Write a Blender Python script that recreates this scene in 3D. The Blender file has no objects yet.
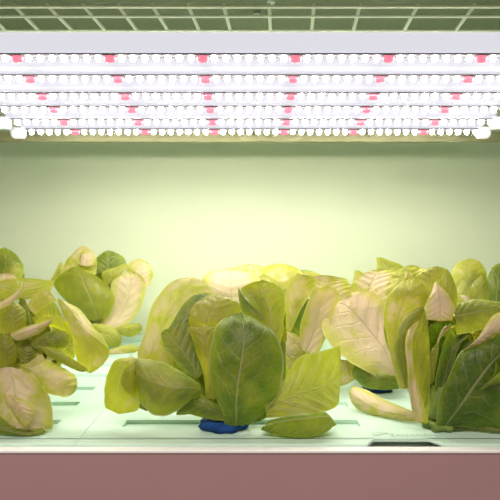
import bpy, bmesh, math, random
from mathutils import Vector, noise
C = bpy.context.scene.collection
SC = bpy.context.scene
CAM_Z, F, HZ = 0.20, 600.0, 240.0
P = .112                    # spacing of the red leds along a light bar
K = P/.14

def at(x, y, d):
    """point of the place seen at photo pixel x,y standing d metres from the lens"""
    return Vector(((x - 250.0) / F * d, d, CAM_Z + (HZ - y) / F * d))

# ------------------------------------------------------------------ helpers
def link_mesh(name, bm, mat, parent=None, smooth=False, loc=None):
    me = bpy.data.meshes.new(name)
    bmesh.ops.recalc_face_normals(bm, faces=bm.faces[:])
    bm.to_mesh(me); bm.free()
    if smooth:
        for p in me.polygons: p.use_smooth = True
    o = bpy.data.objects.new(name, me); C.objects.link(o)
    if mat: me.materials.append(mat)
    if parent: o.parent = parent
    if loc is not None: o.location = loc
    return o
def tag(o, label=None, cat=None, group=None, kind=None):
    if label: o['label'] = label
    if cat: o['category'] = cat
    if group: o['group'] = group
    if kind: o['kind'] = kind
    return o
def empty(name, loc):
    o = bpy.data.objects.new(name, None); C.objects.link(o); o.location = loc
    o.empty_display_size = 0.02
    return o
def box(bm, x0, x1, y0, y1, z0, z1):
    v = [bm.verts.new((x, y, z)) for x in (x0, x1) for y in (y0, y1) for z in (z0, z1)]
    for f in ((0,1,3,2),(4,6,7,5),(0,4,5,1),(2,3,7,6),(0,2,6,4),(1,5,7,3)):
        bm.faces.new([v[i] for i in f])
def bevel(bm, w, seg=2):
    bmesh.ops.bevel(bm, geom=bm.edges[:], offset=w, segments=seg, affect='EDGES', profile=0.6)
def rod(bm, a, b, r, n=10, caps=True):
    a, b = Vector(a), Vector(b); d = (b - a).normalized()
    u = d.orthogonal().normalized(); w = d.cross(u)
    rings = []
    for p in (a, b):
        rings.append([bm.verts.new(p + r*(math.cos(2*math.pi*i/n)*u + math.sin(2*math.pi*i/n)*w)) for i in range(n)])
    for i in range(n):
        bm.faces.new((rings[0][i], rings[0][(i+1)%n], rings[1][(i+1)%n], rings[1][i]))
    if caps:
        bm.faces.new(rings[0][::-1]); bm.faces.new(rings[1])
def extrude_x(bm, prof, x0, x1, closed=True):
    """profile of (y,z) swept along x"""
    A = [bm.verts.new((x0, y, z)) for y, z in prof]
    B = [bm.verts.new((x1, y, z)) for y, z in prof]
    n = len(prof)
    for i in range(n if closed else n-1):
        j = (i+1) % n
        bm.faces.new((A[i], A[j], B[j], B[i]))
    if closed:
        bm.faces.new(A[::-1]); bm.faces.new(B)
def lathe(bm, prof, n=28, wob=0.0, seed=0):
    """profile of (r,z) turned about z"""
    rings = []
    for k, (r, z) in enumerate(prof):
        ring = []
        for i in range(n):
            a = 2*math.pi*i/n
            rr = r * (1 + wob*noise.noise(Vector((math.cos(a)*2.2+seed, math.sin(a)*2.2, k*.35))))
            ring.append(bm.verts.new((rr*math.cos(a), rr*math.sin(a), z)))
        rings.append(ring)
    for a, b in zip(rings[:-1], rings[1:]):
        for i in range(n):
            bm.faces.new((a[i], a[(i+1)%n], b[(i+1)%n], b[i]))
    bm.faces.new(rings[0][::-1]); bm.faces.new(rings[-1])

# ------------------------------------------------------------------ materials
class NT:
    def __init__(s, name):
        s.m = bpy.data.materials.new(name); s.m.use_nodes = True
        s.t = s.m.node_tree; s.t.nodes.clear()
        s.out = s.t.nodes.new('ShaderNodeOutputMaterial')
    def n(s, typ, **kw):
        nd = s.t.nodes.new(typ)
        for k, v in kw.items(): setattr(nd, k, v)
        return nd
    def l(s, a, b): s.t.links.new(a, b)
    def val(s, sock, v):
        if hasattr(v, 'is_output') or isinstance(v, bpy.types.NodeSocket): s.l(v, sock)
        else: sock.default_value = v
    def math(s, op, a, b=0.0, c=None, clamp=False):
        nd = s.n('ShaderNodeMath', operation=op, use_clamp=clamp)
        s.val(nd.inputs[0], a); s.val(nd.inputs[1], b)
        if c is not None: s.val(nd.inputs[2], c)
        return nd.outputs[0]
    def mix(s, f, a, b):
        nd = s.n('ShaderNodeMix', data_type='RGBA')
        s.val(nd.inputs[0], f); s.val(nd.inputs[6], a); s.val(nd.inputs[7], b)
        return nd.outputs[2]
    def ramp(s, x, lo, hi):
        nd = s.n('ShaderNodeMapRange', interpolation_type='SMOOTHSTEP')
        s.val(nd.inputs[0], x); nd.inputs[1].default_value = lo; nd.inputs[2].default_value = hi
        return nd.outputs[0]
def rgb(r, g, b): return (r, g, b, 1.0)

def plain(name, col, rough=0.5, spec=0.4, nscale=0, namt=0.0, bump=0.0, metal=0.0):
    t = NT(name); b = t.n('ShaderNodeBsdfPrincipled')
    b.inputs['Roughness'].default_value = rough; b.inputs['Metallic'].default_value = metal
    b.inputs['Specular IOR Level'].default_value = spec
    if nscale:
        tc = t.n('ShaderNodeTexCoord'); nz = t.n('ShaderNodeTexNoise'); nz.inputs['Scale'].default_value = nscale
        nz.inputs['Detail'].default_value = 5
        t.l(tc.outputs['Object'], nz.inputs['Vector'])
        k = t.ramp(nz.outputs[0], .3, .7)
        t.l(t.mix(k, rgb(*[c*(1-namt) for c in col]), rgb(*[min(1, c*(1+namt)) for c in col])), b.inputs['Base Color'])
        if bump:
            bp = t.n('ShaderNodeBump'); bp.inputs['Strength'].default_value = bump; bp.inputs['Distance'].default_value = .001
            t.l(nz.outputs[0], bp.inputs['Height']); t.l(bp.outputs[0], b.inputs['Normal'])
    else: b.inputs['Base Color'].default_value = rgb(*col)
    t.l(b.outputs[0], t.out.inputs[0]); return t.m

def glow(name, col, strength, base=(.8,.8,.8)):
    t = NT(name); b = t.n('ShaderNodeBsdfPrincipled')
    b.inputs['Base Color'].default_value = rgb(*base); b.inputs['Roughness'].default_value = .35
    b.inputs['Emission Color'].default_value = rgb(*col); b.inputs['Emission Strength'].default_value = strength
    t.l(b.outputs[0], t.out.inputs[0]); return t.m

def clear_cover():
    t = NT('clear_tube_plastic')
    tr = t.n('ShaderNodeBsdfTransparent'); tr.inputs[0].default_value = rgb(.96,.96,.97)
    df = t.n('ShaderNodeBsdfTranslucent'); df.inputs[0].default_value = rgb(.9,.9,.93)
    gl = t.n('ShaderNodeBsdfGlossy'); gl.inputs['Roughness'].default_value = .12
    m1 = t.n('ShaderNodeMixShader'); m1.inputs[0].default_value = .0014
    t.l(tr.outputs[0], m1.inputs[1]); t.l(df.outputs[0], m1.inputs[2])
    lw = t.n('ShaderNodeLayerWeight'); lw.inputs[0].default_value = .25
    m2 = t.n('ShaderNodeMixShader'); t.l(t.math('MULTIPLY', lw.outputs['Fresnel'], .05), m2.inputs[0])
    t.l(m1.outputs[0], m2.inputs[1]); t.l(gl.outputs[0], m2.inputs[2])
    t.l(m2.outputs[0], t.out.inputs[0]); return t.m

def leaf_material():
    t = NT('lettuce_leaf')
    uv = t.n('ShaderNodeUVMap'); sp = t.n('ShaderNodeSeparateXYZ'); t.l(uv.outputs[0], sp.inputs[0])
    u = t.math('MULTIPLY_ADD', sp.outputs[0], 2.0, -1.0); v = sp.outputs[1]
    au = t.math('ABSOLUTE', u)
    tone = t.n('ShaderNodeAttribute', attribute_type='OBJECT', attribute_name='tone').outputs['Fac']
    thin = t.n('ShaderNodeAttribute', attribute_type='OBJECT', attribute_name='thin').outputs['Fac']
    oi = t.n('ShaderNodeObjectInfo')
    tc = t.n('ShaderNodeTexCoord')
    nz = t.n('ShaderNodeTexNoise'); nz.inputs['Scale'].default_value = 42; nz.inputs['Detail'].default_value = 4
    t.l(tc.outputs['Object'], nz.inputs['Vector'])
    nf = t.n('ShaderNodeTexNoise'); nf.inputs['Scale'].default_value = 260; nf.inputs['Detail'].default_value = 3
    t.l(tc.outputs['Object'], nf.inputs['Vector'])
    # midrib
    wmid = t.math('MULTIPLY_ADD', v, -.055, .075)
    mid = t.math('SUBTRACT', 1.0, t.ramp(t.math('DIVIDE', au, wmid), .35, 1.0))
    # lateral veins
    ph = t.math('ADD', t.math('MULTIPLY', v, 6.5), t.math('MULTIPLY', au, -1.9))
    ph = t.math('ADD', ph, t.math('MULTIPLY', nz.outputs[0], 1.0))
    ph = t.math('ADD', ph, t.math('MULTIPLY', t.math('SIGN', u), .22))
    fr = t.math('ABSOLUTE', t.math('SUBTRACT', t.math('FRACT', ph), .5))
    lat = t.math('SUBTRACT', 1.0, t.ramp(fr, .015, .085))
    lat = t.math('MULTIPLY', lat, t.math('SUBTRACT', 1.0, t.ramp(au, .55, .98)))
    # fine net of veins
    vo = t.n('ShaderNodeTexVoronoi', feature='DISTANCE_TO_EDGE'); vo.inputs['Scale'].default_value = 130
    t.l(tc.outputs['Object'], vo.inputs['Vector'])
    net = t.math('SUBTRACT', 1.0, t.ramp(vo.outputs['Distance'], .0, .12))
    vein = t.math('MAXIMUM', mid, t.math('MULTIPLY', lat, .38))
    k = t.math('ADD', tone, t.math('MULTIPLY', t.math('SUBTRACT', nz.outputs[0], .5), .8))
    k = t.math('ADD', k, t.math('MULTIPLY', t.math('SUBTRACT', oi.outputs['Random'], .5), .18), clamp=True)
    edge = t.ramp(au, .72, 1.0)
    dif = t.mix(k, rgb(*PALE), rgb(*DARK))
    pk = t.math('SUBTRACT', 1.0, t.ramp(k, .04, .26))
    dif = t.mix(pk, dif, rgb(*PINK_LIT))
    tipz = t.ramp(v, .80, .98)
    rimz = t.math('MAXIMUM', t.ramp(au, .48, .92), tipz)
    dif = t.mix(t.math('MULTIPLY', rimz, .75), dif, t.mix(k, rgb(.50,.56,.02), rgb(.18,.30,.015)))
    dif = t.mix(t.math('MULTIPLY', vein, .40), dif, rgb(.58,.56,.30))
    dif = t.mix(t.math('MULTIPLY', t.ramp(au, .95, .985), .55), dif, rgb(.70,.70,.38))
    dif = t.mix(t.math('MULTIPLY', net, .10), dif, rgb(.60,.58,.32))
    tr_ = t.mix(k, rgb(*TPALE), rgb(*TDARK))
    tr_ = t.mix(t.math('MULTIPLY', pk, .6), tr_, rgb(.62,.50,.20))
    tr_ = t.mix(t.math('MULTIPLY', vein, .25), tr_, rgb(.70,.66,.20))
    bh = t.math('ADD', t.math('MULTIPLY', vein, -.45), t.math('MULTIPLY', nz.outputs[0], .9))
    bh = t.math('ADD', bh, t.math('MULTIPLY', nf.outputs[0], .22))
    bp = t.n('ShaderNodeBump'); bp.inputs['Strength'].default_value = .8; bp.inputs['Distance'].default_value = .003
    t.l(bh, bp.inputs['Height'])
    d = t.n('ShaderNodeBsdfDiffuse'); t.l(dif, d.inputs[0]); t.l(bp.outputs[0], d.inputs['Normal'])
    tr = t.n('ShaderNodeBsdfTranslucent'); t.l(tr_, tr.inputs[0]); t.l(bp.outputs[0], tr.inputs['Normal'])
    m1 = t.n('ShaderNodeMixShader'); t.l(t.math('MULTIPLY_ADD', thin, .27, .36), m1.inputs[0])
    t.l(d.outputs[0], m1.inputs[1]); t.l(tr.outputs[0], m1.inputs[2])
    g = t.n('ShaderNodeBsdfGlossy'); g.inputs['Roughness'].default_value = .42; t.l(bp.outputs[0], g.inputs['Normal'])
    g.inputs[0].default_value = rgb(1,.93,.95)
    fz = t.n('ShaderNodeLayerWeight'); fz.inputs[0].default_value = .5; t.l(bp.outputs[0], fz.inputs['Normal'])
    m2 = t.n('ShaderNodeMixShader'); t.l(t.math('MULTIPLY_ADD', t.math('POWER', fz.outputs['Facing'], 4.0), .20, .025), m2.inputs[0])
    t.l(m1.outputs[0], m2.inputs[1]); t.l(g.outputs[0], m2.inputs[2])
    t.l(m2.outputs[0], t.out.inputs[0]); return t.m

PINK_LIT = (.76,.62,.40)  # pink light on the leaf faces, put into their diffuse colour
PALE, DARK = (.56,.55,.075), (.062,.135,.007)  # dark end also carries the shade in the creases between leaves
TPALE, TDARK = (.84,.80,.025), (.17,.32,.004)
M = {}
M['leaf'] = leaf_material()
M['raft'] = plain('mint_white_plastic', (.57,.80,.63), .38, .4, 30, .02)
M['emboss'] = plain('embossed_mint_plastic', (.50,.72,.56), .45, .4, 30, .02)
M['rim'] = plain('cream_white_plastic', (.90,.94,.84), .4, .4, 25, .02)
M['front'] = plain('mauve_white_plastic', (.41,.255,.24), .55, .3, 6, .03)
M['wall'] = plain('pale_yellow_green_panel', (.70,.785,.53), .7, .2, 3, .02)
M['ceil'] = plain('olive_green_panel', (.16,.20,.10), .35, .4, 5, .06)
M['beam'] = plain('olive_brown_paint', (.30,.30,.14), .5, .3, 20, .06)
M['wire'] = plain('pale_green_coated_wire', (.84,.95,.62), .4, .4, 60, .04)
M['bolt'] = plain('pale_green_zinc', (.55,.65,.45), .35, .5, 80, .05, metal=.3)
M['housing'] = glow('self_lit_lamp_housing', (.93,.92,1.0), .78, (.022,.022,.024))  # near-black base; emission stands in for light on the white housing
M['pcb'] = plain('grey_circuit_strip', (.05,.05,.05), .9, .0, 200, .05)
M['cover'] = clear_cover()
M['cap'] = glow('milky_end_cap', (1,1,1), .35, (.9,.9,.9))
LED = 83.0
M['led'] = glow('white_led', (1.0,.91,.87), LED)
M['led_red'] = glow('red_led', (1.0,.21,.29), 1.15, (.1,.03,.04))
M['blue'] = plain('blue_shade', (.008,.055,.20), .7, .2, 90, .25, .5)  # bluish shade under the lettuces, put into the collar colour
M['stem'] = plain('lettuce_stem', (.16,.24,.04), .55, .3, 70, .25, .4)
M['void'] = plain('shadowed_trough_plastic', (.95,.95,.92), .6, .2, 20, .04)

# ------------------------------------------------------------------ setting
bm = bmesh.new(); box(bm, -2.0, 2.0, 1.27, 1.30, -.45, .635)
tag(link_mesh('wall_back', bm, M['wall']), 'pale yellow green back wall panel behind the lettuces', 'wall', kind='structure')
CZ = .42*K + CAM_Z
bm = bmesh.new(); box(bm, -2.0, 2.0, .46, 1.27, CZ, CZ+.015)
ce = tag(link_mesh('ceiling', bm, M['ceil']), 'dark olive green panel above the wire shelf', 'ceiling', kind='structure')
for (px, py) in ((271, 2), (256.5, 15)):
    d = (CZ-CAM_Z-.004)*F/(HZ-py)
    p = at(px, py, d)
    bm = bmesh.new(); lathe(bm, [(.002,0),(.0045,0),(.0062,.0012),(.0062,.004),(.002,.006)], 20)
    link_mesh('bolt', bm, M['bolt'], ce, True, p - Vector((0,0,.002)))
bm = bmesh.new()
extrude_x(bm, [(1.33*K,.218*K+CAM_Z),(1.345*K,.218*K+CAM_Z),(1.345*K,.240*K+CAM_Z),(1.33*K,.240*K+CAM_Z)], -1.2, 1.2)
bm2 = bm
tag(link_mesh('trim_1', bm2, M['beam']), 'olive brown rear beam under the shelf behind the lamps', 'beam', kind='structure')

# ------------------------------------------------------------------ wire shelf above
ws = empty('wire_shelf', (0, .93*K, CAM_Z+.34*K))
tag(ws, 'pale green wire mesh shelf above the grow lights', 'shelf')
WZ = .34*K + CAM_Z
def wpt(x, y):
    return at(x, y, .34*K*F/(HZ-y))
W0 = Vector(ws.location)
for y in (7, 16.5, 31):
    d = .34*K*F/(HZ-y)
    bm = bmesh.new(); rod(bm, Vector((-1.1,d,WZ))-W0, Vector((1.1,d,WZ))-W0, .0019, 8)
    link_mesh('cross_wire', bm, M['wire'], ws, True)
for d in (.80, .86, .92, .98, 1.04, 1.10):
    bm = bmesh.new(); rod(bm, Vector((-1.1,d,WZ))-W0, Vector((1.1,d,WZ))-W0, .0019, 8)
    link_mesh('cross_wire', bm, M['wire'], ws, True)
xs7 = [(-56,-27),(-21,4),(13.6,37.4),(47,71),(83,104),(118,136),(152,167),(188,198.5),(223.5,230),(269.4,270.2),(314,311.8),
       (360,353.8),(417.7,405),(474.5,456.5),(531,508)]
for a, b in xs7:
    A, B = wpt(a, 7), wpt(b, 31)
    e = A + (B-A)*((1.097-A.y)/(B.y-A.y))
    bm = bmesh.new(); rod(bm, A+Vector((0,0,.0024))-W0, e+Vector((0,0,.0024))-W0, .0024, 8)
    link_mesh('long_wire', bm, M['wire'], ws, True)

# ------------------------------------------------------------------ grow light tubes
XL, XR = -.476*K, .479*K
TUBES = [(59.5,92.8),(80,87.5),(97.3,82.7),(110.5,78.25),(123,74.2),(132.7,69.6)]
red_x = [-.3514*K + P*k for k in range(6)]
chip_bm = bmesh.new(); lathe(chip_bm, [(r*K,z*K) for r,z in [(.0042,0),(.0047,-.0020),(.0045,-.0050),(.0032,-.0078),(.0010,-.0088)]], 12)
chip_me = bpy.data.meshes.new('led_chip'); bmesh.ops.recalc_face_normals(chip_bm, faces=chip_bm.faces[:]); chip_bm.to_mesh(chip_me); chip_bm.free()
for p in chip_me.polygons: p.use_smooth = True
chip_red = chip_me.copy(); chip_me.materials.append(M['led']); chip_red.materials.append(M['led_red'])
tlabels = ['frontmost grow light bar, nearest and topmost in the row, wide white housing in full view',
           'second grow light bar from the front, just below the bar with the wide white housing',
           'third grow light bar counting from the wide white front bar',
           'fourth grow light bar counting from the wide white front bar',
           'fifth grow light bar, its milky end caps just cut at both photo edges',
           'rearmost and lowest grow light bar, both rounded milky end caps in view']
R_T = .0105*K
for i, (py, s) in enumerate(TUBES):
    d = F*P/s; c = at(250, py, d); c.x = 0
    t = empty('grow_light_bar', c); tag(t, tlabels[i], 'grow light', 'grow light bars under the wire shelf')
    hb = .0095
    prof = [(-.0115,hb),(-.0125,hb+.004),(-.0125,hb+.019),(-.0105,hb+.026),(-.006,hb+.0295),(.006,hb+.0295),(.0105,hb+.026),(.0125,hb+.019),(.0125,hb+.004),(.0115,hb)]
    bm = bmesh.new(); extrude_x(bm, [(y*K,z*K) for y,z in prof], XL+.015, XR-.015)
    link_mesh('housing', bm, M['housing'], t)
    bm = bmesh.new(); box(bm, XL+.010, XR-.010, -.0085*K, .0085*K, .0052*K, .0070*K)
    link_mesh('circuit_strip', bm, M['pcb'], t)
    bm = bmesh.new(); rod(bm, (XL+.012,0,0), (XR-.012,0,0), R_T, 24, caps=False)
    link_mesh('tube_cover', bm, M['cover'], t, True)
    for sx, x in ((-1, XL), (1, XR)):
        bm = bmesh.new()
        lathe(bm, [(q*K,z*K) for q,z in [(.0115,0),(.0118,.004),(.0118,.020),(.0085,.0245),(.004,.026)]], 24)
        for v in bm.verts:
            vx, vy, vz = v.co; v.co = (x - sx*.022*K + sx*vz, vx, vy)
        link_mesh('end_cap', bm, M['cap'], t, True)
    top = WZ - c.z - .001
    for x in (-.435*K, .435*K):
        bm = bmesh.new(); rod(bm, (x,0,(hb+.028)*K), (x,0,top), .001, 8)
        link_mesh('hanger_wire', bm, M['wire'], t, True)
    for k in range(-6, 47):
        x = red_x[0] + k*P/8
        red = k % 8 == 0
        o = bpy.data.objects.new('led_chip', chip_red if red else chip_me); C.objects.link(o)
        o.parent = t; o.location = (x, 0, .0052*K)
        if red: o.scale = (2.1, 1.1, 1.15)
        if red: o['label'] = 'red led chip'

# ------------------------------------------------------------------ tray: trough and rafts
FR, BK, YR = .588, 1.262, .6035
tr = empty('trough', (0, .577, -.20)); T0 = Vector(tr.location)
tag(tr, 'long growing trough with mauve front and cream rim under the rafts', 'trough')
bm = bmesh.new(); box(bm, -1.1, 1.1, .0005, .0105, 0, .1949)
link_mesh('front_panel', bm, M['front'], tr)
bm = bmesh.new(); box(bm, -1.1, 1.1, -.0012, .0108, .1950, .1978); bevel(bm, .0010, 3)
link_mesh('rim', bm, M['rim'], tr, True)
bm = bmesh.new(); box(bm, -1.1, 1.1, .011, .054, .170, .186)
link_mesh('light_catch_ledge', bm, M['void'], tr)  # added under the notch to catch light and lift its darkness
bm = bmesh.new(); box(bm, -1.1, 1.1, .011, 0.685, .13, .165)
link_mesh('trough_bed', bm, M['void'], tr)

def raft(name, x0, x1, slots, notches, label):
    """board with recessed slots; top at z 0"""
    ZB, ZS = -.003, -.0045
    bm = bmesh.new()
    ys = sorted({YR, BK} | {v for s in slots for v in s[2:4]})
    xs = sorted({x0, x1} | {v for s in slots for v in s[0:2]})
    def low(xc, yc): return any(s[0] < xc < s[1] and s[2] < yc < s[3] for s in slots)
    H = {}
    for i in range(len(xs)-1):
        for j in range(len(ys)-1):
            H[i,j] = ZS if low((xs[i]+xs[i+1])/2, (ys[j]+ys[j+1])/2) else 0.0
    def q(*p): bm.faces.new([bm.verts.new(c) for c in p])
    for (i,j), h in H.items():
        a,b,c,d = xs[i],xs[i+1],ys[j],ys[j+1]
        q((a,c,h),(b,c,h),(b,d,h),(a,d,h))
        if (i+1,j) in H and H[i+1,j] != h: q((b,c,0),(b,d,0),(b,d,ZS),(b,c,ZS))
        if (i,j+1) in H and H[i,j+1] != h: q((a,d,0),(b,d,0),(b,d,ZS),(a,d,ZS))
    q((x0,YR,0),(x0,BK,0),(x0,BK,-.02),(x0,YR,-.02)); q((x1,YR,0),(x1,BK,0),(x1,BK,-.02),(x1,YR,-.02))
    q((x0,BK,0),(x1,BK,0),(x1,BK,-.02),(x0,BK,-.02)); q((x0,YR,ZB),(x1,YR,ZB),(x1,YR+.03,ZB),(x0,YR+.03,ZB)); q((x0,YR+.03,-.02),(x1,YR+.03,-.02),(x1,BK,-.02),(x0,BK,-.02)); q((x0,YR+.03,ZB),(x1,YR+.03,ZB),(x1,YR+.03,-.02),(x0,YR+.03,-.02))
    # front strip with the finger notches, top edge rounded
    pts = [(x0, FR)]
    for nx in notches: pts += nx
    pts += [(x1, FR)]
    r = .0016
    for k, (a, b) in enumerate(zip(pts[:-1], pts[1:])):
        prev = None
        for (dy, z) in ((r,0),(r*.3,-r*.3),(0,-r),(0,ZB)):
            cur = ((a[0], a[1]+dy, z), (b[0], b[1]+dy, z))
            if prev: q(prev[0], prev[1], cur[1], cur[0])
            else: q((a[0],YR+r+.0001,0),(b[0],YR+r+.0001,0),cur[1],cur[0])
            prev = cur
    bmesh.ops.remove_doubles(bm, verts=bm.verts[:], dist=.00005)
    o = link_mesh(name, bm, M['raft'])
    tag(o, label, 'raft', 'mint rafts lying in the trough')
    return o
rows = [q for q in [(.642,.667),(.717,.742),(.793,.818),(.869,.894),(.945,.970),(1.021,1.046),(1.097,1.122),(1.173,1.198),(1.25,1.275),(1.326,1.351),(1.40,1.425)] if q[1] < 1.24]
SEAM = -.172
def nx(xa, xb, xc, xd):
    return [(xa,FR),(xa+.004,FR+.0012),(xb-.002,YR-.0012),(xb+.002,YR),(xc-.002,YR),(xc+.002,YR-.0012),(xd-.004,FR+.0012),(xd,FR)]
rr = raft('raft_board', SEAM+.0003, 1.05, [(-.137,.119,a,b) for a,b in rows]+[(.215,.455,a,b) for a,b in rows],
     [nx(.112,.126,.179,.193)], 'slotted mint raft board right of the seam with a finger notch in front')
raft('raft_board', -1.05, SEAM-.0003, [(-.465,-.2095,a,b) for a,b in rows]+[(-.80,-.545,a,b) for a,b in rows],
     [], 'mint white raft board on the left of the seam, under the left lettuces')
# embossed lettering and leaf mark behind the notch
cu = bpy.data.curves.new('embossed_lettering', 'FONT'); cu.body = 'SANANBIO'; cu.size = .0098; cu.extrude = .0003; cu.align_x = 'LEFT'
tob = bpy.data.objects.new('tmp', cu); C.objects.link(tob); bpy.context.view_layer.update()
me = bpy.data.meshes.new_from_object(tob.evaluated_get(bpy.context.evaluated_depsgraph_get()))
bpy.data.objects.remove(tob)
eo = bpy.data.objects.new('embossed_lettering', me); C.objects.link(eo); me.materials.clear(); me.materials.append(M['emboss'])
eo.parent = rr; p = at(391, 436.5, .2*F/(436.5-HZ)); eo.location = (p.x, p.y, .0003)
eo['label'] = 'faint raised lettering'
bm = bmesh.new()
for (cx, cy, a, ln, wd) in ((0,0,.35,.013,.0045),(.005,.0035,-.35,.012,.004),(-.004,.004,.9,.008,.003)):
    n = 18; ring = []
    for k in range(n):
        th = 2*math.pi*k/n
        x, y = math.cos(th)*ln/2, math.sin(th)*wd/2*(1-.4*math.cos(th))
        ring.append((cx + x*math.cos(a)-y*math.sin(a), cy + x*math.sin(a)+y*math.cos(a)))
    top = [bm.verts.new((x,y,.0006)) for x,y in ring]; bot = [bm.verts.new((x,y,0)) for x,y in ring]
    bm.faces.new(top)
    for k in range(n): bm.faces.new((bot[k],bot[(k+1)%n],top[(k+1)%n],top[k]))
p = at(379, 434.5, .2*F/(434.5-HZ))
lo = link_mesh('embossed_logo', bm, M['emboss'], rr, False, (p.x, p.y, .0001)); lo['label'] = 'faint raised leaf mark'

# ------------------------------------------------------------------ lettuces
def cr(p0, p1, p2, p3, t):
    return .5*((2*p1) + (p2-p0)*t + (2*p0-5*p1+4*p2-p3)*t*t + (3*p1-p0-3*p2+p3)*t*t*t)
def spline(pts, s):
    n = len(pts)-1; x = min(max(s,0),1)*n; i = min(int(x), n-1); t = x-i
    p0 = pts[i-1] if i > 0 else 2*pts[0]-pts[1]
    p3 = pts[i+2] if i+2 <= n else 2*pts[n]-pts[n-1]
    return cr(p0, pts[i], pts[i+1], p3, t)
NU, NV = 16, 30
def leaf_mesh(L, Mi, R, origin, seed, ruffle=1.0, tip=.10):
    bm = bmesh.new(); uvl = bm.loops.layers.uv.new('UVMap')
    G = []; UV = {}
    rnd = random.Random(seed); o1 = rnd.uniform(0,50)
    for j in range(NV+1):
        v = j/NV
        l, m, r = spline(L,v), spline(Mi,v), spline(R,v)
        s = 1.0
        if v > 1-tip: s = math.sqrt(max(0.0, 1-((v-(1-tip))/tip)**2))*.96+.04
        side = (r-l)*.5; sag = (r+l)*.5-m
        e = .004
        tan = spline(Mi, min(1,v+e))-spline(Mi, max(0,v-e))
        row = []
        w = side.length
        for i in range(NU+1):
            u = -1+2*i/NU; us = u*s
            pnt = m + side*us + sag*us*us
            across = side + sag*2*us
            nrm = across.cross(tan)
            if nrm.length > 1e-12: nrm.normalize()
            # quilted swelling between side veins, ruffled rim, ridge of the midrib
            q = math.sin((v*6.5-abs(u)*1.9)*2*math.pi+seed)*.0010*min(1,abs(u)*4)*(1-abs(u)**4)
            nn = noise.noise(Vector((u*1.1+o1, v*2.6, seed*.37)))
            n2 = noise.noise(Vector((u*2.6+o1, v*7.5+9, seed*.71)))
            disp = q + nn*.0022*ruffle + n2*.0020*ruffle*abs(u)**1.5
            disp *= min(1, w/.012)
            disp += -.0007*math.exp(-(u/.08)**2)*(1-v*.7)
            vt = bm.verts.new(pnt + nrm*disp - origin)
            UV[vt] = ((u+1)/2, v); row.append(vt)
        G.append(row)
    for j in range(NV):
        for i in range(NU):
            f = bm.faces.new((G[j][i],G[j][i+1],G[j+1][i+1],G[j+1][i]))
            for lp in f.loops: lp[uvl].uv = UV[lp.vert]
    return bm
SEED = [0]
def add_leaf(root, L, Mi, R, tone, ruffle=1.0, tip=.10):
    SEED[0] += 1
    org = Vector(root.location)
    bm = leaf_mesh(L, Mi, R, org, SEED[0]*1.37, ruffle, tip)
    low = min(v.co.z for v in bm.verts)
    for v in bm.verts:                       # nothing sinks under the raft
        if v.co.z < .0012: v.co.z = .0012 + (v.co.z)*.02
    me = bpy.data.meshes.new('leaf'); bm.to_mesh(me); bm.free()
    for p in me.polygons: p.use_smooth = True
    me.materials.append(M['leaf'])
    o = bpy.data.objects.new('leaf', me); C.objects.link(o); o.parent = root
    o['thin'] = 1.0 if tone > 5 else 0.0
    o['tone'] = float(tone % 10)  # crease leaves get a raised tone, shade painted into their colour
    return o
def traced(root, d0, tone, rows, ruffle=.8, tip=.10):
    L = [at(r[0],r[1],d0-r[2]*.01) for r in rows]
    Mi = [at(r[3],r[4],d0-r[5]*.01) for r in rows]
    R = [at(r[6],r[7],d0-r[8]*.01) for r in rows]
    return add_leaf(root, L, Mi, R, tone, ruffle, tip)
def rosette(root, n, r_out, h, a0, a1, width, tone, seed, lean=0.0, curl=.5):
    """free leaves between azimuth a0..a1 (0 = to the camera's right, pi/2 = away from it)"""
    rnd = random.Random(seed); O = Vector(root.location)+Vector((0,.022,0))
    for k in range(n):
        a = a0+(a1-a0)*(k+.5)/n + rnd.uniform(-.12,.12)
        rr, hh, ww = r_out*rnd.uniform(.82,1.08), h*rnd.uniform(.85,1.05), width*rnd.uniform(.85,1.15)
        er = Vector((math.cos(a), math.sin(a), 0)); et = Vector((-math.sin(a), math.cos(a), 0)); ez = Vector((0,0,1))
        prof = [(.008,.010),(.30*rr+.006,.22*hh),(.62*rr,.50*hh),(.88*rr,.78*hh),(1.0*rr-curl*.02,.97*hh),(rr-curl*.055*rr/.08,1.0*hh)]
        wid = [.10,.42,.80,1.0,.80,.35]
        L,Mi,R = [],[],[]
        tw = rnd.uniform(-.25,.25)
        for (pr,pz),w in zip(prof,wid):
            c = O+er*pr+ez*pz + et*tw*pz*.5
            cup = w*ww*.35
            inw = (-er*.8+ez*.5)*cup
            L.append(c-et*w*ww+inw); R.append(c+et*w*ww+inw); Mi.append(c)
        add_leaf(root, L, Mi, R, tone+rnd.uniform(-.15,.15), 1.3, .14)
def plant(x, d, label, blue=True):
    p = Vector(((x-250)/F*d, d, 0.0))
    root = empty('lettuce', p); tag(root, label, 'lettuce', 'butterhead lettuces growing in the rafts')
    bm = bmesh.new()
    lathe(bm, [(.013,.0006),(.0185,.0010),(.0200,.004),(.0185,.0075),(.010,.0085)], 30, .4, x)
    fc = link_mesh('shade_collar' if blue else 'stem_base', bm, M['blue'] if blue else M['stem'], root, True)  # blue collar stands in for the bluish shade at the plant base
    if x == 230: fc.location = (-.006, -.006, 0); fc.scale = (1.35, 1.1, 1.2)
    fc['label'] = 'dark blue collar standing in for bluish shade' if blue else 'dark green cut stem base'
    bm = bmesh.new(); lathe(bm, [(.011,.009),(.013,.013),(.012,.022),(.014,.035),(.008,.045)], 20, .2, x+3)
    link_mesh('stem', bm, M['stem'], root, True)
    return root

PI = math.pi
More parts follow.
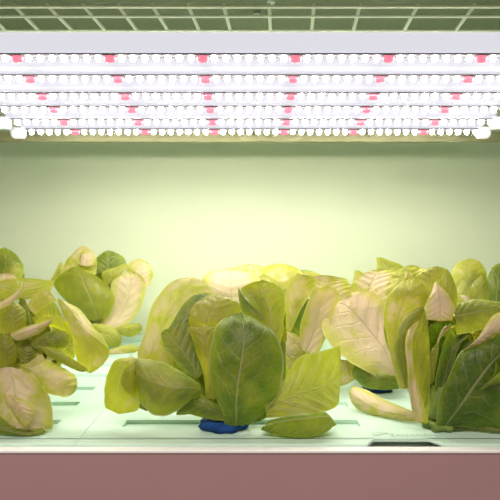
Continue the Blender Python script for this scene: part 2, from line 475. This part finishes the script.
# ---- centre front
A = plant(230, .645, 'large front lettuce in the middle with one big oval dark leaf facing out')
dA = .645
for tone, rows, *ex in [
 (.80, [(226,425,2.2,236,426,2.6,251,425,2.2),(217,400,3.2,236,401,4.4,276,400,3.0),(211,375,3.4,239,376,5.0,283,376,3.0),(211,348,3.0,243,350,4.8,282.5,354,2.8),(217,325,2.4,244,327,3.8,271,330,2.2),(229,314,1.6,240,312.5,2.2,252,315.5,1.6)]),
 (10.28, [(264,404,3.2,266,411,3.4,266,418,3.6),(284,380,2.4,286,399,3.2,290,416,4),(298,358,1.6,303,391,3,312,413.5,4.2),(318,352,1.2,322,386,2.6,329,410.5,4),(334,347.5,1.0,335,379,2.2,338,405,3.6),(341.5,344.5,1.0,341,366,1.8,340,391,2.6)], .7, .05),
 (0.75, [(268,420,1.5,262,430,3.2,262,427,4.0),(284,416,1,283,436,3.6,280,421,4.6),(302,413.5,.8,305,437.5,3.9,302,418,4.9),(320,411.5,.8,323,433,3.6,322,416,4.6),(334,410,.8,336,424,2.8,337,414.5,3.8)], .4, .2),
 (0.71, [(200,384,2,201,390,2.5,200,396,2),(188,377,2,188,388,3.6,190,401,2.8),(174,369,1.5,172,388,4,177,411,2.6),(160,362.5,1.5,157,384,4,164,415,2.4),(146,359,1,144,378,3.4,150,413,2.0),(137,358,1,136,370,2.5,140,404,1.6),(133,361,1,133,371,1.5,135,390,1.4)], 1.2),
 (10.24, [(132,357,0,136,358,.5,140,360,.5),(114,362,0,124,364,1,136,372,.5),(107,378,0,119,382,1.6,139,390,.8),(104,397,.2,117,400,1.8,140,402,1),(105,409,.6,119,414,1.6,137,412.5,1.2)], .7, .07),
 (0.88, [(150,366,.2,146,364,.2,140,366,.2),(134,378,.2,142,380,.2,152,384,.2),(132,394,.2,142,396,.3,156,398,.2),(136,408,.5,146,411,.6,158,410,.5)]),
 (10.30, [(133,362,1.5,135,364,1.5,137,367,1.2),(124,370,1.5,130,374,2.2,136,378,1.5),(121,382,1.5,128,385,2.2,136,388,1.5),(126,393,1.5,131,395,2,136,397,1.5)]),
 (10.20, [(138,364,0,152,366,.2,174,370,0),(138,354,-.4,152,352,0,173,352,-.4),(144,334,-1.6,160,332,-1,184,338,-1),(149.5,311,-2.6,170,310,-2.2,197,317,-1.8),(159,293,-3.6,182,293,-3,208,303,-2.5),(171,282,-4.2,192,281.5,-4,214,292,-3),(186,278,-4.8,197,278,-4.6,206,281,-4.4)], 1.3),
 (0.63, [(134,384,-1.4,156,388,-1,190,386,-1.4),(134,366,-1.6,158,366,-1.2,192,362,-1.6),(140,350,-2,160,348,-1.8,188,344,-2)], 1.0),
 (0.85, [(168,329,-.5,173,333,0,180,336,0),(176,315,-1.2,183,321,-.4,190,325,-.2),(186,301,-2,192,308,-1.2,198,313,-.8),(197,294,-2.6,203,299,-2,206,304,-1.4),(208,293,-3,210,296,-2.6,212,300,-2)]),
 (10.38, [(188,336,0,208,336,.5,228,334,0),(186,318,-.5,208,320,.8,238,318,0),(195,304,-1,214,307,0,242,308.5,-.5),(205,296.5,-1.5,218,298,-1,236,300.5,-1),(213,294,-2,219,294,-2,228,296.5,-2)]),
 (0.68, [(196,379,2.2,199,377,2,204,372,1.5),(183,369,2.4,190,361,1.6,201,346,.5),(172,358,2.2,180,348,1.2,204,330,-.2),(165,346,2,172,338,1,193,318,-.6),(160,332,1.2,164,330,.9,178,325,0)]),
 (10.34, [(206,397,2,212,399,2.4,219,398,2),(203,372,2.0,209,373,2.6,219,372,2),(196,350,1.8,206,350,2.8,217,350,2),(190,334,1.4,202,333,2.2,216,333,1.6),(187.5,327,1,200,325.5,1.5,216,326,1)], .5, .04),
 (0.55, [(262,346,1,270,348,1.2,280,346,1),(262,322,1.2,272,323,.4,284,322,.8),(250,304,.8,268,305,-.4,285.5,305,.6),(240,291,.4,262,291,-.8,284.5,293,.2),(249,283,-.5,263,280,-1,277,284,-.6)]),
 (0.83, [(238,287,.5,239,289,.6,240.5,291,.5),(239,300,.9,243,300,1.0,247,300,.8),(243,313,1.2,250,309,1.2,256,309,1),(260,325,1.4,263,321,1.4,266,320,1.2)], .4),
 (0.79, [(224,421,2.3,225,417,2.3,226,411,2.0),(206,418,2.1,209,408,2.7,213,401,2),(190,415.5,1.6,192,404,2.2,197,393,1.6),(173,414,1.2,178,411,1.6,185,404,1.4)]),
 (0.73, [(214,420,1.0,222,421,1.2,232,420,1.0),(198,398,.8,210,392,.2,226,390,.6),(194,370,.2,206,366,-.6,224,362,.2),(194,348,0,206,346,-.6,222,340,0)]),
 (0.88, [(252,422,1.2,260,421,1.4,268,416,1.2),(262,400,.6,274,398,.8,284,392,.5),(268,370,.2,277,366,.4,286,362,.2),(270,345,0,277,340,.2,286,338,0)]),
 ]: traced(A, dA, tone, rows, *ex)
rosette(A, 9, .062, .112, .3, PI-.3, .036, .45, 11)
rosette(A, 6, .045, .120, .2, PI-.2, .030, .5, 12)

# ---- right front
B = plant(440, .64, 'large front lettuce on the right with a pink hanging leaf tip, cut by the edge', False); dB = .64
for tone, rows, *ex in [
 (10.40, [(420,423,1,424,424,1.4,428,422,1),(410,400,1.8,420,402,1,430,400,1.4),(407.5,372,2,418,374,1,430,372,1.6),(405,345,2,416,347,.8,429,345,1.4),(407,326,1.4,418,326,.6,428.5,326,1),(417,312,.6,423,307.5,.4,428,312,.4)]),
 (.62, [(404,386,.6,407,388,1,410,388,1),(396.5,360,.8,402,362,1.4,408,362,1.2),(395.5,340,.8,401,340,1.6,408,342,1.4),(401,322,.6,406,322,1.2,412,326,1),(412,310.5,.2,416,311,.8,419,315,.8),(422,306,0,424,306.5,.2,425,309,.2)]),
 (.02, [(414,420,2.1,419,421.5,2.4,425,422,2),(408.5,392,2.4,413,394,2.8,424,406,2.2),(407,366,2.4,410,367,2.8,415,372,2.4),(405,345,2.4,409,343,2.8,413,340,2.4),(408,327,2.1,414,323,2.4,421,317,1.9)], .5, .05),
 (.02, [(434,285,-.4,436,282,-.2,439,285.5,-.4),(430,295,1,438,293,1.0,447,293,.6),(425.5,306,1.8,440,306,1.9,455,307,1.2),(426,314,2.2,440,315,2.4,454,314,1.8),(427,320.5,2.4,440,321.5,2.6,452,321,2)], .4, .04),
 (.40, [(445,312,-.6,450,312,-.2,457,308,-.6),(441,284,-.6,449,288,0,457,290,-.6),(443,272,-1,447,269,-1,450.5,273,-1)], .5),
 (.30, [(399,388,-.4,403,389,.6,408,388,.4),(390,352,-.9,398,354,-.2,410,352,-.4),(384,325,-1.3,396,326,-.3,412,322,-.4),(385,305,-1.6,402,304,-.5,426,304,-.6),(393,289,-1.5,408,289,-.4,429,293,-.4),(404,280,-2,413,276,-1.6,424,282,-1.4)]),
 (.30, [(412,302,-1,430,306,-.6,446,302,-1),(414,288,-1.5,431,286,-1,448,284,-1.4),(416,275,-2,432,272,-1.6,449,274,-2),(427,269,-2.4,436,267,-2.2,444,268,-2.4)]),
 (.02, [(401,282,-2.0,408,284,-1.8,416,280,-2.2),(404,277,-2.3,408,277,-2.1,413,276,-2.4),(407,271.5,-2.6,408,271,-2.5,409,271.5,-2.6)], .2),
 (0.68, [(456,306,0,455,316,.8,456,334,.6),(464,301.5,-.6,468,313,.6,466,333,.6),(478,300,-.8,482,311,.4,481,330,.7),(492,301,-.8,496,309,.2,497,320,.5),(508,303,-.8,509,308,0,510,315,.4)], .8, .05),
 (10.30, [(440,336,-.6,470,340,-.4,500,346,-.6),(452,326,-.8,476,328,-.6,506,326,-.8),(470,318,-1.2,486,314,-1,510,306,-1.2)]),
 (.95, [(436,424,1.6,446,425,1.8,458,427,1.6),(440,396,1.8,460,406,2.8,486,429,1.6),(449,376,1.9,474,385,3.2,510,432,2.2),(462,351,1.8,488,366,3.2,524,416,2.8),(484,343,1.5,502,352,2.8,532,392,3),(500,332,.8,515,340,2,534,366,2.4)], .8, .05),
 (.04, [(462,352,2.0,464,350.5,2.2,466,348.5,2),(472,347,2,475,342,2.3,478,337.5,1.6),(484,343.5,1.8,486,334,2.1,488,321,1),(494,338,1.5,496,327,1.7,498,313.5,.6),(510,331,1,511,321,1.2,512,309,.4)], .7, .04),
 (.95, [(430,420,.4,438,424,.6,448,420,.4),(429,392,-.2,440,392,-.8,458,378,0),(428,356,-.8,446,350,-1.4,470,350,-.4),(428,322,-1.2,446,320,-1.8,468,326,-1.2)]),
 (.04, [(436.5,346,1.2,437.5,344,1.2,438.5,342,1.2),(438,338,1.2,440.5,335,1.4,443,334,1.2),(443,328,.9,446,328,1.2,448,330,1),(450,324,.6,451,324,.7,452,325,.6)], .3),
 (0.63, [(430,384,.8,432,384,.9,434,380,.8),(429.5,362,.6,433,358,1,438,352,.8),(432,348,.4,436,344,.7,440,338,.6)], .4),
 (.88, [(432,400,.8,438,402,1,446,396,.8),(438,366,.6,448,364,.4,458,350,.6),(444,342,.4,456,338,0,468,336,.2),(452,326,.2,459,328,0,466,334,0)], .5),
 (0.88, [(446,426,1.2,452,429,1.6,456,430,1.4),(470,424,1.4,474,430,1.6,478,431,1.4),(492,422,1.6,496,432,2.2,500,434,2),(512,420,1.6,516,432,2.4,520,436,2.4)]),
 (.08, [(410,410,-2,416,416,-1.5,419,422,-1.5),(396,404.5,-3.5,396,413.5,-2.2,399,421,-2.6),(380,397,-5,378,409,-3.6,381,418,-4),(366,390,-7,364,402,-5,364,413.5,-5.4),(355,386.5,-8,354,395,-6.4,354,406,-6.8),(351,388,-8,349,392,-7.6,349.5,399,-7.4)], .4),
 ]: traced(B, dB, tone, rows, *ex)
rosette(B, 7, .062, .112, .1, PI-.9, .036, .5, 21)
rosette(B, 6, .042, .115, .2, PI-.2, .028, .6, 22)
rosette(B, 4, .095, .085, -.9, .5, .040, .75, 23)

# ---- left front
Cc = plant(8, .66, 'large front lettuce at left edge with pale pink leaf folded down to the raft'); dC = .66
for tone, rows, *ex in [
 (.02, [(-8,371,2.2,10,367.5,2.6,27,372,2.2),(-8,385,2.6,14,382,3.4,40,384,2.2),(-8,402,3,18,400,4.2,49,396,2.2),(-6,418,3,22,416,4.8,51,410,2.4),(4,428,3.8,26,427,5,53,426,3.2),(14,431,4.2,30,431,4.8,50,430,3.6)], 1.2, .06),
 (.10, [(3,396,4.2,8,394.5,4.5,15,396,4.4),(6,403,4.6,17,403,5.3,29,402,4.8),(12,413,4.9,24,415,5.8,35,410,5),(20,424,5.1,27,427,5.6,34,421,5)], .5),
 (0.73, [(-6,410,3.6,-6,426,5,-6,433.5,4.6),(10,424,4.2,10,431,5.4,10,435.5,4.8),(28,429,4.4,28,434,5.2,28,436.5,4.8),(43,426,4,45,431,4.6,46,434,4.4)], .4),
 (.20, [(10,368,0,16,364,.4,28,355,0),(20,378,1,30,370,1.4,41,350.5,.4),(32,386,1.2,42,376,2,46,360,.8),(46,393,1.2,56,384,2.2,60,366,1),(60,397,1,68,389,2,72,373,1),(68,396.5,1,75,391,1.4,79,382,1)], 1.0),
 (.40, [(35,342,1,37,344,1,40,343,1),(43,352,1.6,47,349,2,50,346,1.2),(54,360,2,58,355,2.4,62,351,1.4),(68,367,2,71,363,2.4,74,360,1.6),(84,374,1.6,87,371,2,89,369,1.6)]),
 (.14, [(57,299,0,59,298.5,.2,62,300,0),(61,311,.8,70,309,1.2,80,310,.2),(66,322,1.2,78,322,1.8,90,325,.4),(72,338,1.4,86,336,2,101,336,.4),(74,352,1.4,92,350,1.8,109,350,.3),(78,364,1.2,92,364,1.4,105,362,.4),(86,372,1,91,373,1,96,371,.6)], 1.2),
 (10.40, [(32,318,0,34,321,.2,36,324,0),(44,308,0,50,316,.6,56,328,.4),(55,300,0,63,318,.6,71,338,.6)], .6),
 (.25, [(27,305,-1,30,310,-.6,36,315,-.4),(35,295,-1.4,42,301,-.6,48,306,-.2),(43,288,-1.6,50,292,-1,58,300,-.4)], .6),
 (.02, [(-8,306,.8,-8,310,1,-8,313,.8),(8,298,.6,9,301,1,11,304,.8),(22,288,0,24,287,.2,26,287,0)], .4),
 (10.38, [(-4,332,1,10,334,1.4,24,331,1),(-4,318,.8,12,320,1.6,27,320,.8),(4,308,.4,14,308,1,25,310,.4),(11,304,0,15,303,.2,19,303.5,0)]),
 (.06, [(10,334,1.8,13,338,2,18,341,1.8),(26,327,1.4,30,331,2,34,336,1.6),(42,322,1.2,44,325,1.6,45,329,1.2),(52,319,.8,53,319.3,.8,54,320,.8)], .5),
 (0.63, [(31,343,1,34,348,1.2,42,351,1),(40,333,.8,46,341,1.6,52,350,1.2),(54,329.5,.6,58,337,1.4,62,348,1.2),(68,331,.6,69,336,1,70,343,1)]),
 (10.32, [(56,348,.6,60,354,.8,66,362,.6),(60,341,.6,66,347,1,74,358,.8),(66,337,.4,70,340,.6,76,345,.4)]),
 (10.42, [(-6,374,1.4,5,374,1.8,14,368,1.2),(-6,352,1.4,6,352,2,17,352,1.4),(-6,336,1,5,334,1.4,14,336,1)]),
 (10.28, [(-8,298,-2,20,300,-1.6,46,298,-2),(-8,286,-3,22,287,-2.4,52,288,-3),(-2,281,-3.6,24,278.5,-3.4,54,281,-3.6)], .8, .05),
 (.08, [(-8,288,-3.6,4,286,-3.4,16,284,-3.6),(-8,278,-4.2,6,276,-4,16,278,-4.2),(-4,275,-4.4,6,273,-4.2,13,274,-4.4)]),
 (0.73, [(18,322,-.2,24,326,0,32,326,-.2),(18,306,-.6,24,310,-.2,30,316,-.4),(19,297,-1,22,298,-.8,26,300,-.8)], .5),
 (0.58, [(16,358,.8,24,362,1,36,360,.8),(18,344,.6,28,350,1,38,350,.6),(22,338,.4,30,340,.6,40,344,.4)], .6),
 (0.78, [(-6,340,-.4,30,345,-.6,70,350,-.4),(-6,325,-.8,30,325,-1,66,332,-.8),(-4,308,-1.4,28,306,-1.6,58,312,-1.4)]),
 ]: traced(Cc, dC, tone, rows, *ex)
rosette(Cc, 8, .062, .110, .3, PI, .040, .35, 31)
rosette(Cc, 6, .045, .115, .2, PI-.2, .030, .4, 32)
rosette(Cc, 4, .095, .080, PI*.75, PI*1.3, .040, .4, 33)

# ---- middle right, second row
G = plant(378, .80, 'lettuce with big round pale leaf, left behind the right front lettuce'); dG = .79
for tone, rows, *ex in [
 (.05, [(390,383,2.6,396,375,2,398,362,1.4),(372,374,3.2,384,350,.6,394,340,-.4),(352,363,3.2,370,332,-.6,390,318,-1.6),(335,349,2.6,355,314,-1.2,384,301,-2.4),(324,335,1.8,342,304,-1.6,369,291,-3.0),(321,321,.6,328,307,-1.6,346,294,-2.8)], .7, .07),
 (.10, [(300,347,1,306,352,.8,318,354,1),(300,328,1,315,330,-.2,328,332,.8),(304,312,.8,319,312,-.4,334,312,.6),(310,296,.4,324,296,-.6,340,297,.2),(319,287.5,0,327,285,-.2,336,287.5,0)], .7),
 (.22, [(286,331,0,289,332,.2,292,330,0),(285.5,310,0,293,310,-.6,301,309,-.2),(286,292,-.4,299,292,-1,312,291,-.4),(293,278,-.6,304,279,-1,317,281,-.4),(298,272.5,-.8,305,275,-1,315,278,-.5)], .5, .05),
 (.14, [(346,303,-2.6,366,308,-2.6,392,304,-2.6),(350,288,-3.6,370,287,-4,396,286,-3.6),(358,277,-4.4,376,275,-4.8,400,275,-4.4),(370,270.5,-5.2,382,269.5,-5.4,396,271,-5.2)]),
 (.36, [(384,300,-3,402,300,-3,424,298,-3),(388,282,-4,408,282,-4,428,280,-4),(398,269,-5,412,265,-5,427,268,-5)]),
 (0.75, [(396,390,2.6,401,386,3,405,378,2.4),(380,389.5,2.6,384,381,3.4,389,374,2.6),(364,387,2.4,368,378,3,373,370,2.4),(349,373,2,354,367,2.2,359,361,2)], .5),
 (.20, [(338,358,.4,344,360,.6,352,360,.4),(338,372,.6,348,374,1,357,375,.6),(336,387,.6,342,386,1,350,383,.8)], .5),
 (.12, [(281,350,.4,288,356,.6,300,363,.6),(279,336,.2,290,343,.8,304,352,.4),(284,330,0,294,333,.2,306,340,0)], 1.2),
 (.20, [(288,370,.4,296,374,.6,306,372,.4),(282,358,.4,294,360,.8,308,358,.4),(284,348,.2,294,347,.4,304,350,.2)], 1.2),
 (.16, [(274,388,-1,292,392,-.6,316,386,-1),(272,362,-1.2,292,364,-.6,318,360,-1.2),(276,340,-1.6,294,338,-1.4,314,336,-1.6)], 1.2),
 (0.83, [(286,345,-.8,300,348,-.6,316,345,-.8),(288,318,-1.2,302,318,-1.4,318,312,-1.2),(292,302,-1.6,304,300,-1.6,316,296,-1.6)]),
 (.25, [(300,294,-2.2,325,300,-2,352,296,-2.2),(303,282,-2.6,325,283,-2.8,350,284,-2.6),(310,275,-3,326,275,-3,346,278,-3)]),
 ]: traced(G, dG, tone, rows, *ex)
rosette(G, 9, .065, .110, .3, PI-.3, .040, .3, 41)
rosette(G, 6, .045, .120, .2, PI-.2, .032, .35, 42)

# ---- behind the centre lettuce
H = plant(265, .98, 'third row lettuce with broad pink leaf tops showing just above the middle front lettuce'); dH = .95
for tone, rows, *ex in [
 (.02, [(210,300,1,232,306,1.6,254,302,1),(203,288,.8,230,290,1.6,258,288,.8),(203,277,.2,230,276,.6,260,279,.2),(214,270,-.8,234,268.5,-.8,252,272,-.8)], .7),
 (.04, [(222,285,-1,246,288,-.6,266,285,-1),(228,272,-1.6,246,273,-1.4,266,272,-1.6),(236,266.5,-2.4,248,264.5,-2.4,262,265.5,-2.4)], .6),
 (.22, [(262,305,.6,280,310,1.2,298,306,.6),(262,288,.4,280,290,1.2,303,288,.4),(262,274,-.4,281,273,.2,303,275,-.4),(265,266,-1.4,280,264,-1.4,295,267,-1.4)], .6, .06),
 (.35, [(290,285,-1.4,304,290,-1,322,286,-1.4),(294,276,-2,306,277,-1.6,324,278,-2),(299,271,-2.6,306,270,-2.4,318,273,-2.6)]),
 ]: traced(H, dH, tone, rows, *ex)
rosette(H, 9, .070, .130, .2, PI-.2, .042, .2, 51)
rosette(H, 5, .04, .14, .2, PI-.2, .034, .3, 52)

# ---- left second row
E = plant(98, 1.10, 'back left lettuce with a yellow green leaf facing out beside a pinkish leaf'); dE = 1.08
for tone, rows, *ex in [
 (10.34, [(86,319,1.4,98,320,1.8,109,315,1.4),(66,301,1.6,92,301,3.4,115,298,1.6),(53.5,285,.8,84,282,3,108,286,1),(61,274,-.2,79,271,1.2,97,277,.2),(71,268,-1,76,266.5,-.6,84,268.5,-.8)], .8),
 (.03, [(100,323,.6,110,328,1,119,329,.6),(107,310,0,122,314,-.2,135,317,0),(111,295,-.2,128,297,-.5,143.5,300,-.3),(112,282,-.4,130,282,-.8,146,284,-.6),(121,273,-1,130,271,-1.4,139,273,-.8)], .8),
 (.12, [(134,287,-1.4,143,288,-1,150.5,285,-1.4),(127,273,-2,141,273,-1.4,153.5,274,-2),(129,262,-2.6,139,258.5,-2.6,148,262,-2.6)], .8),
 (0.75, [(88,270,-2.4,108,274,-1.6,128,268,-2.4),(96,258,-3,109,259,-2.2,124,258,-3),(103,252.5,-3.6,108,250.5,-3.6,115,252,-3.6)], .8),
 (.30, [(104,282,-.6,106,284,-.4,110,284,-.6),(103,272,-.8,112,275,-.2,118,276,-.6),(116,267,-1.2,122,268,-.8,126,270,-1),(126,263,-1.8,127.5,264,-1.6,128.5,266,-1.6)], .5),
 (.12, [(60,274,-1.6,76,278,-1,96,274,-1.6),(64,264,-2.2,78,264,-1.6,97,264,-2.2),(72,254,-3,82,252,-2.6,96,257,-3),(77,249,-3.6,83,246.5,-3.6,91,249.5,-3.6)], 1.4),
 (.03, [(78,264,-.8,86,266,-.4,94,264,-.8),(79,257,-1.4,86,257,-.8,95,258,-1.4),(83,251,-2,88,249.5,-2,93,252,-2)], .8),
 (.35, [(48,284,-2,54,286,-1.8,62,282,-2),(54,274,-2.2,58,274,-2,63,272,-2.2),(59,263.5,-2.6,61,262,-2.6,63,263,-2.6)], .6),
 (.40, [(110,328,1.4,114,331,1.6,120,334,1.4),(122,325.5,1,126,330,1.4,128,337,1),(134,323,.6,137,327,1,138,334,.6),(141,324,.4,142,326,.4,143,330,.4)], .4),
 (.32, [(88,324,2,92,332,2.2,96,344,2),(102,324,2,104,334,2.8,108,347,2),(114,328,1.8,116,337,2.4,118,347,1.8),(120,334,1.6,122,338,1.8,121,344,1.6)], .5),
 (.12, [(104,352,3,108,357,3.2,112,359,3),(118,347,2.4,122,352,2.6,126,356,2.4),(134,344,1.6,138,347,1.8,140,350,1.6)], .4),
 ]: traced(E, dE, tone, rows, *ex)
rosette(E, 9, .062, .125, .3, PI-.3, .045, .25, 61)
rosette(E, 6, .05, .140, .2, PI-.2, .036, .3, 62)
# ---- far left back
Fp = plant(-18, 1.12, 'dark lettuce at the far left back, only its rounded right side in view'); dF = 1.10
for tone, rows, *ex in [
 (0.75, [(-14,300,0,0,304,.6,14,300,0),(-12,278,0,4,280,1,22,279,0),(-8,262,-.6,6,262,.6,24,268,-.4),(-4,250,-1.6,4,247.5,-1.4,15,252,-1.4)], .8),
 (.30, [(2,280,1,12,284,1.4,21,280,1),(3,270,.8,12,271,1.4,22,272,.8),(8,264,.2,13,262.5,.2,19,265,.2)], .6),
 ]: traced(Fp, dF, tone, rows, *ex)
rosette(Fp, 9, .060, .15, .2, PI-.2, .045, .45, 71)
# ---- right back
I = plant(490, 1.02, 'back right lettuce with a folded yellow leaf, showing above the large right lettuce'); dI = 1.0
for tone, rows, *ex in [
 (.35, [(450,290,-1,468,292,-.6,488,288,-1),(451,274,-1.4,468,275,-.8,487,274,-1.4),(456,264.5,-2.2,468,263,-2,483,265,-2.2),(464,260,-2.8,470,259,-2.8,478,260,-2.8)], .8),
 (.40, [(454,300,0,462,302,.4,472,302,0),(457,290,-.2,466,291,.4,474,292,-.2),(462,280,-.8,470,280,-.2,478,282,-.6),(470,273,-1.4,476,271.5,-1.2,481,274,-1.2)], .6),
 (10.30, [(466,304,.4,478,306,.8,490,303,.4),(468,291,.4,479,292,.8,489,291,.4),(475,280,0,482,280,.4,487,282,0),(480,275,-.4,482,274,-.4,485,276,-.4)], .6),
 (0.73, [(484,304,0,496,306,.4,510,304,0),(485,286,-.4,497,287,.4,512,286,-.4),(489,272,-1.4,498,270,-1,511,272,-1.4),(493,266,-2,499,264,-2,507,266,-2)], .8),
 (.15, [(455,305,.8,464,308,1,474,304,.8),(456,298,.8,464,299,1.2,472,300,.8),(459,294.5,.4,464,293.5,.4,469,296,.4)], .6),
 ]: traced(I, dI, tone, rows, *ex)
rosette(I, 9, .070, .13, .2, PI-.2, .042, .4, 81)
# ---- far middle-right back
J = plant(390, 1.13, 'rearmost lettuce right of centre, only a pointed leaf tip showing above the others'); dJ = 1.11
for tone, rows, *ex in [
 (.35, [(372,285,0,392,290,.6,412,284,0),(376,274,-.4,392,276,.4,408,274,-.4),(377,265,-1,389,266,-.4,403,266,-1),(376,257,-1.6,381,257.5,-1.4,390,261,-1.6)], .8, .05),
 (.30, [(352,284,0,358,286,.4,368,284,0),(354,276,-.4,360,277,0,368,277,-.4),(354.5,271,-1,358,270.5,-1,363,273,-1)], .6),
 ]: traced(J, dJ, tone, rows, *ex)
rosette(J, 9, .085, .115, .2, PI-.2, .042, .4, 91)

# ------------------------------------------------------------------ ambient of the aisle, added fill lamp, camera
w = bpy.data.worlds.new('aisle'); SC.world = w; w.use_nodes = True
w.node_tree.nodes['Background'].inputs[0].default_value = (1.0, .86, .84, 1)
w.node_tree.nodes['Background'].inputs[1].default_value = .31

la = bpy.data.lights.new('added_fill_lamp', 'AREA'); la.shape = 'RECTANGLE'; la.size = 1.2; la.size_y = .25  # unseen lamp, added to brighten the leaf fronts from above
la.energy = 22; la.color = (1.0, .83, .82)
lo_ = bpy.data.objects.new('added_fill_lamp', la); C.objects.link(lo_); lo_.location = (-.25, -.55, 1.35)
lo_.rotation_euler = (Vector((0,.75,.08))-lo_.location).to_track_quat('-Z','Y').to_euler()

cam = bpy.data.cameras.new('camera'); co = bpy.data.objects.new('camera', cam); C.objects.link(co)
co.location = (0, 0, CAM_Z); co.rotation_euler = (PI/2, 0, 0)
cam.sensor_width = 36; cam.lens = 36*F/500; cam.shift_y = -(250-HZ)/500
cam.clip_start = .02
cam.dof.use_dof = True; cam.dof.focus_distance = .64; cam.dof.aperture_fstop = 18
SC.camera = co
SC.view_settings.view_transform = 'Standard'; SC.view_settings.look = 'None'
SC.view_settings.exposure = 0.0; SC.view_settings.gamma = 1.0
SC.view_settings.use_curve_mapping = False
